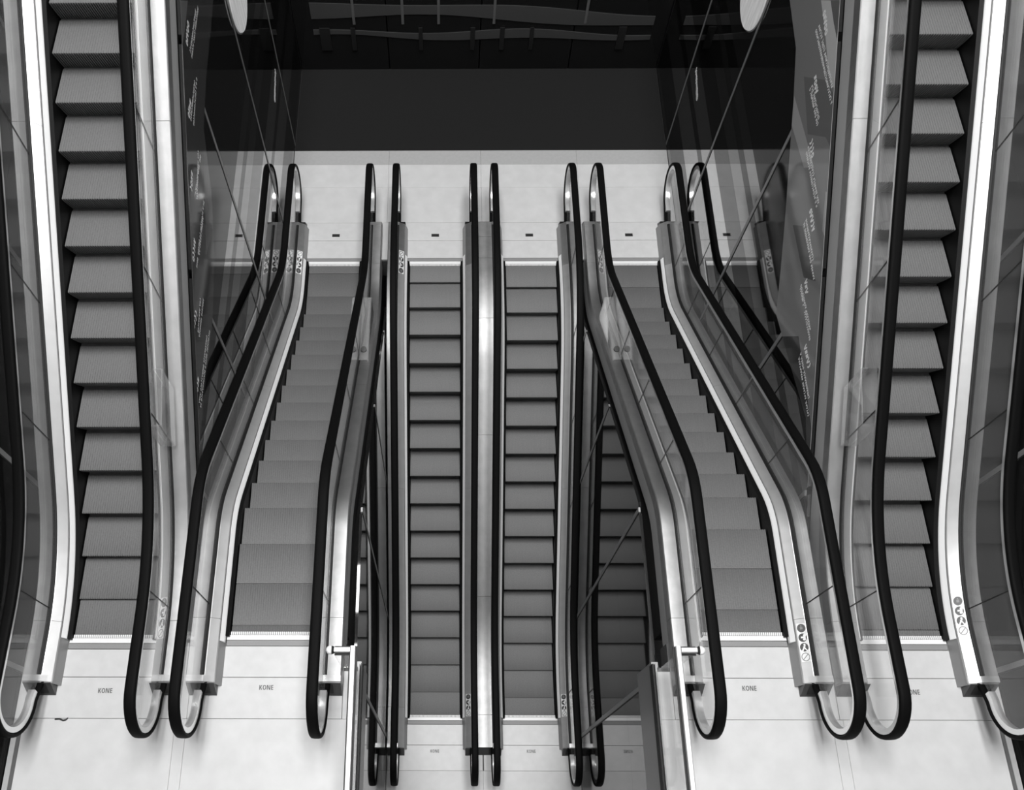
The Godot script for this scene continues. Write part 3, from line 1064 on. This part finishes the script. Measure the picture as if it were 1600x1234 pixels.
func make_centre_deck() -> void:
	var o := thing("deck_cover", "brushed steel deck cover shared by the two central escalators between their handrails", "deck cover", Vector3(0, YL, 3.1))
	var p := PC
	var cuts := [-3.61, -3.15, -1.5, 0.55, 2.0, 2.95, 3.33, 3.6]
	for i in cuts.size() - 1:
		var m := Mb.new()
		m.sweep(deck_rings(p, -1.0, 0.0, [V(-0.134, 0.03), V(-0.134, 0.160), V(-0.128, 0.167), V(0.128, 0.167), V(0.134, 0.160), V(0.134, 0.03)], cuts[i] + 0.002, cuts[i + 1] - 0.002))
		put("deck_panel", m.done(), M.steel, o)
	# sloping dark ends that close the cover down to the floor
	for q in [[YL, 3.601, 3.698], [YM, -3.611, -3.708]]:
		var m := Mb.new()
		var rings: Array = []
		for k in 2:
			var y: float = q[0] + (0.157 if k == 0 else 0.012)
			rings.append(PackedVector3Array([Vector3(-0.132, q[0] + 0.001, q[1 + k]), Vector3(-0.132, y, q[1 + k]), Vector3(0.132, y, q[1 + k]), Vector3(0.132, q[0] + 0.001, q[1 + k])]))
		m.sweep(rings)
		put("end_plate", m.done(), M.newel_front, o)

func make_scrap() -> void:
	var m := Mb.new()
	var pts := [V(-4.03, 3.895), V(-3.99, 3.892), V(-3.955, 3.906), V(-3.93, 3.90), V(-3.915, 3.885)]
	var rings: Array = []
	for i in pts.size():
		var q: Vector2 = pts[i]
		var h := 0.004 + 0.008 * (i % 2)
		rings.append(PackedVector3Array([Vector3(q.x, YN + 0.001, q.y - 0.008), Vector3(q.x, YN + 0.002 + h, q.y - 0.006), Vector3(q.x, YN + 0.002 + h, q.y + 0.006), Vector3(q.x, YN + 0.001, q.y + 0.008)]))
	m.sweep(rings)
	tag(put("scrap", m.done(), M.seal), "small dark scrap of litter on the pale near left landing", "litter")

var PC: Path
var PU: Path
var PO: Path

func _ready() -> void:
	make_view()
	make_materials()
	make_lamps()
	PC = Path.new(-2.23881, YL, YM, 2.547, 2.670)
	PU = Path.new(-2.24472, YM, YN, 1.311, 0.895)
	PO = Path.new(-2.49287, YN, YP, 2.547, 2.670)
	make_floors()
	make_walls()
	M["sign_plate"] = mat("sign_plate", 1.0, 0.5)
	M.sign_plate.albedo_texture = icon_texture(0.95)
	M["sign_film"] = mat("sign_film", 1.0, 0.4)
	M.sign_film.albedo_texture = icon_texture(0.9)
	var ec := [-3.61, -3.161, -3.815, 3.60, 2.979, 3.86]
	var eu := [-3.60, -2.979, -3.86, 3.585, 3.1265, 3.77]
	var eo := [-3.585, -3.158, -3.77, 5.95, 5.45, 6.15]
	var jc := [-2.85, -1.45, -0.4, 0.65, 1.7, 2.75]
	var ju := [-2.75, -1.75, -0.73, 0.294, 1.318, 2.88]
	var jo := [-2.927, -1.505, -0.455, 0.63, 1.70, 2.77, 3.84, 5.2]
	var cc := {"dir": -1.0, "path": PC, "ends": ec, "joints": jc, "clad_low": false, "dark_end": 3, "group": "escalators", "plates_low": [0.40, 0.755], "plates_high": [0.425, 0.755]}
	var cu := {"dir": 1.0, "path": PU, "ends": eu, "joints": ju, "clad_low": true, "dark_end": 0, "group": "escalators", "plates_low": [0.425, 0.755], "plates_high": [0.3925, 0.76]}
	var co := {"dir": -1.0, "path": PO, "ends": eo, "joints": jo, "clad_low": true, "dark_end": 3, "group": "escalators", "plates_low": [0.361, 0.728], "plates_high": [0.361, 0.728]}
	var e1 := co.merged({"ax": -3.618, "phase": 3.8985, "outer": [0.69, 0.69]})
	var e2 := cu.merged({"ax": -2.168, "phase": 0.7150, "outer": [0.69, 0.69]})
	var e3 := cc.merged({"ax": -0.696, "phase": 4.0424, "outer": [0.686, 0.561]})
	var e4 := cc.merged({"ax": 0.696, "phase": 3.9612, "outer": [0.561, 0.686]})
	var e5 := cu.merged({"ax": 2.168, "phase": 0.5611, "outer": [0.69, 0.69]})
	var e6 := co.merged({"ax": 3.618, "phase": 4.0221, "outer": [0.69, 0.69]})
	var o1 := escalator("outermost left escalator, rising away from the near left landing past the printed wall", e1)
	var o2 := escalator("left climbing escalator, from the middle landing up to the near left landing", e2)
	var o3 := escalator("left one of the two central escalators running down to the lowest floor", e3)
	var o4 := escalator("right one of the two central escalators running down to the lowest floor", e4)
	var o5 := escalator("right climbing escalator, from the middle landing up to the near right landing", e5)
	var o6 := escalator("outermost right escalator, rising away from the near right landing past the printed wall", e6)
	put_sign(o1, e1, 1.0, true, -2.82, -3.20, false)
	put_sign(o2, e2, -1.0, true, -2.70, -3.10, true)
	put_sign(o2, e2, -1.0, false, -2.70, -3.10, true)
	put_sign(o3, e3, -1.0, true, 2.70, 3.10, true)
	put_sign(o4, e4, -1.0, true, 2.70, 3.10, true)
	put_sign(o5, e5, -1.0, true, -2.70, -3.10, false)
	put_sign(o3, e3, 1.0, true, -2.85, -3.17, false)
	put_sign(o4, e4, 1.0, true, -2.85, -3.17, false)
	put_sign(o5, e5, 1.0, true, 3.05, 3.40, false)
	put_sign(o6, e6, 1.0, true, -2.80, -3.16, false)
	make_centre_deck()
	make_barriers()
	make_guards()
	make_scrap()
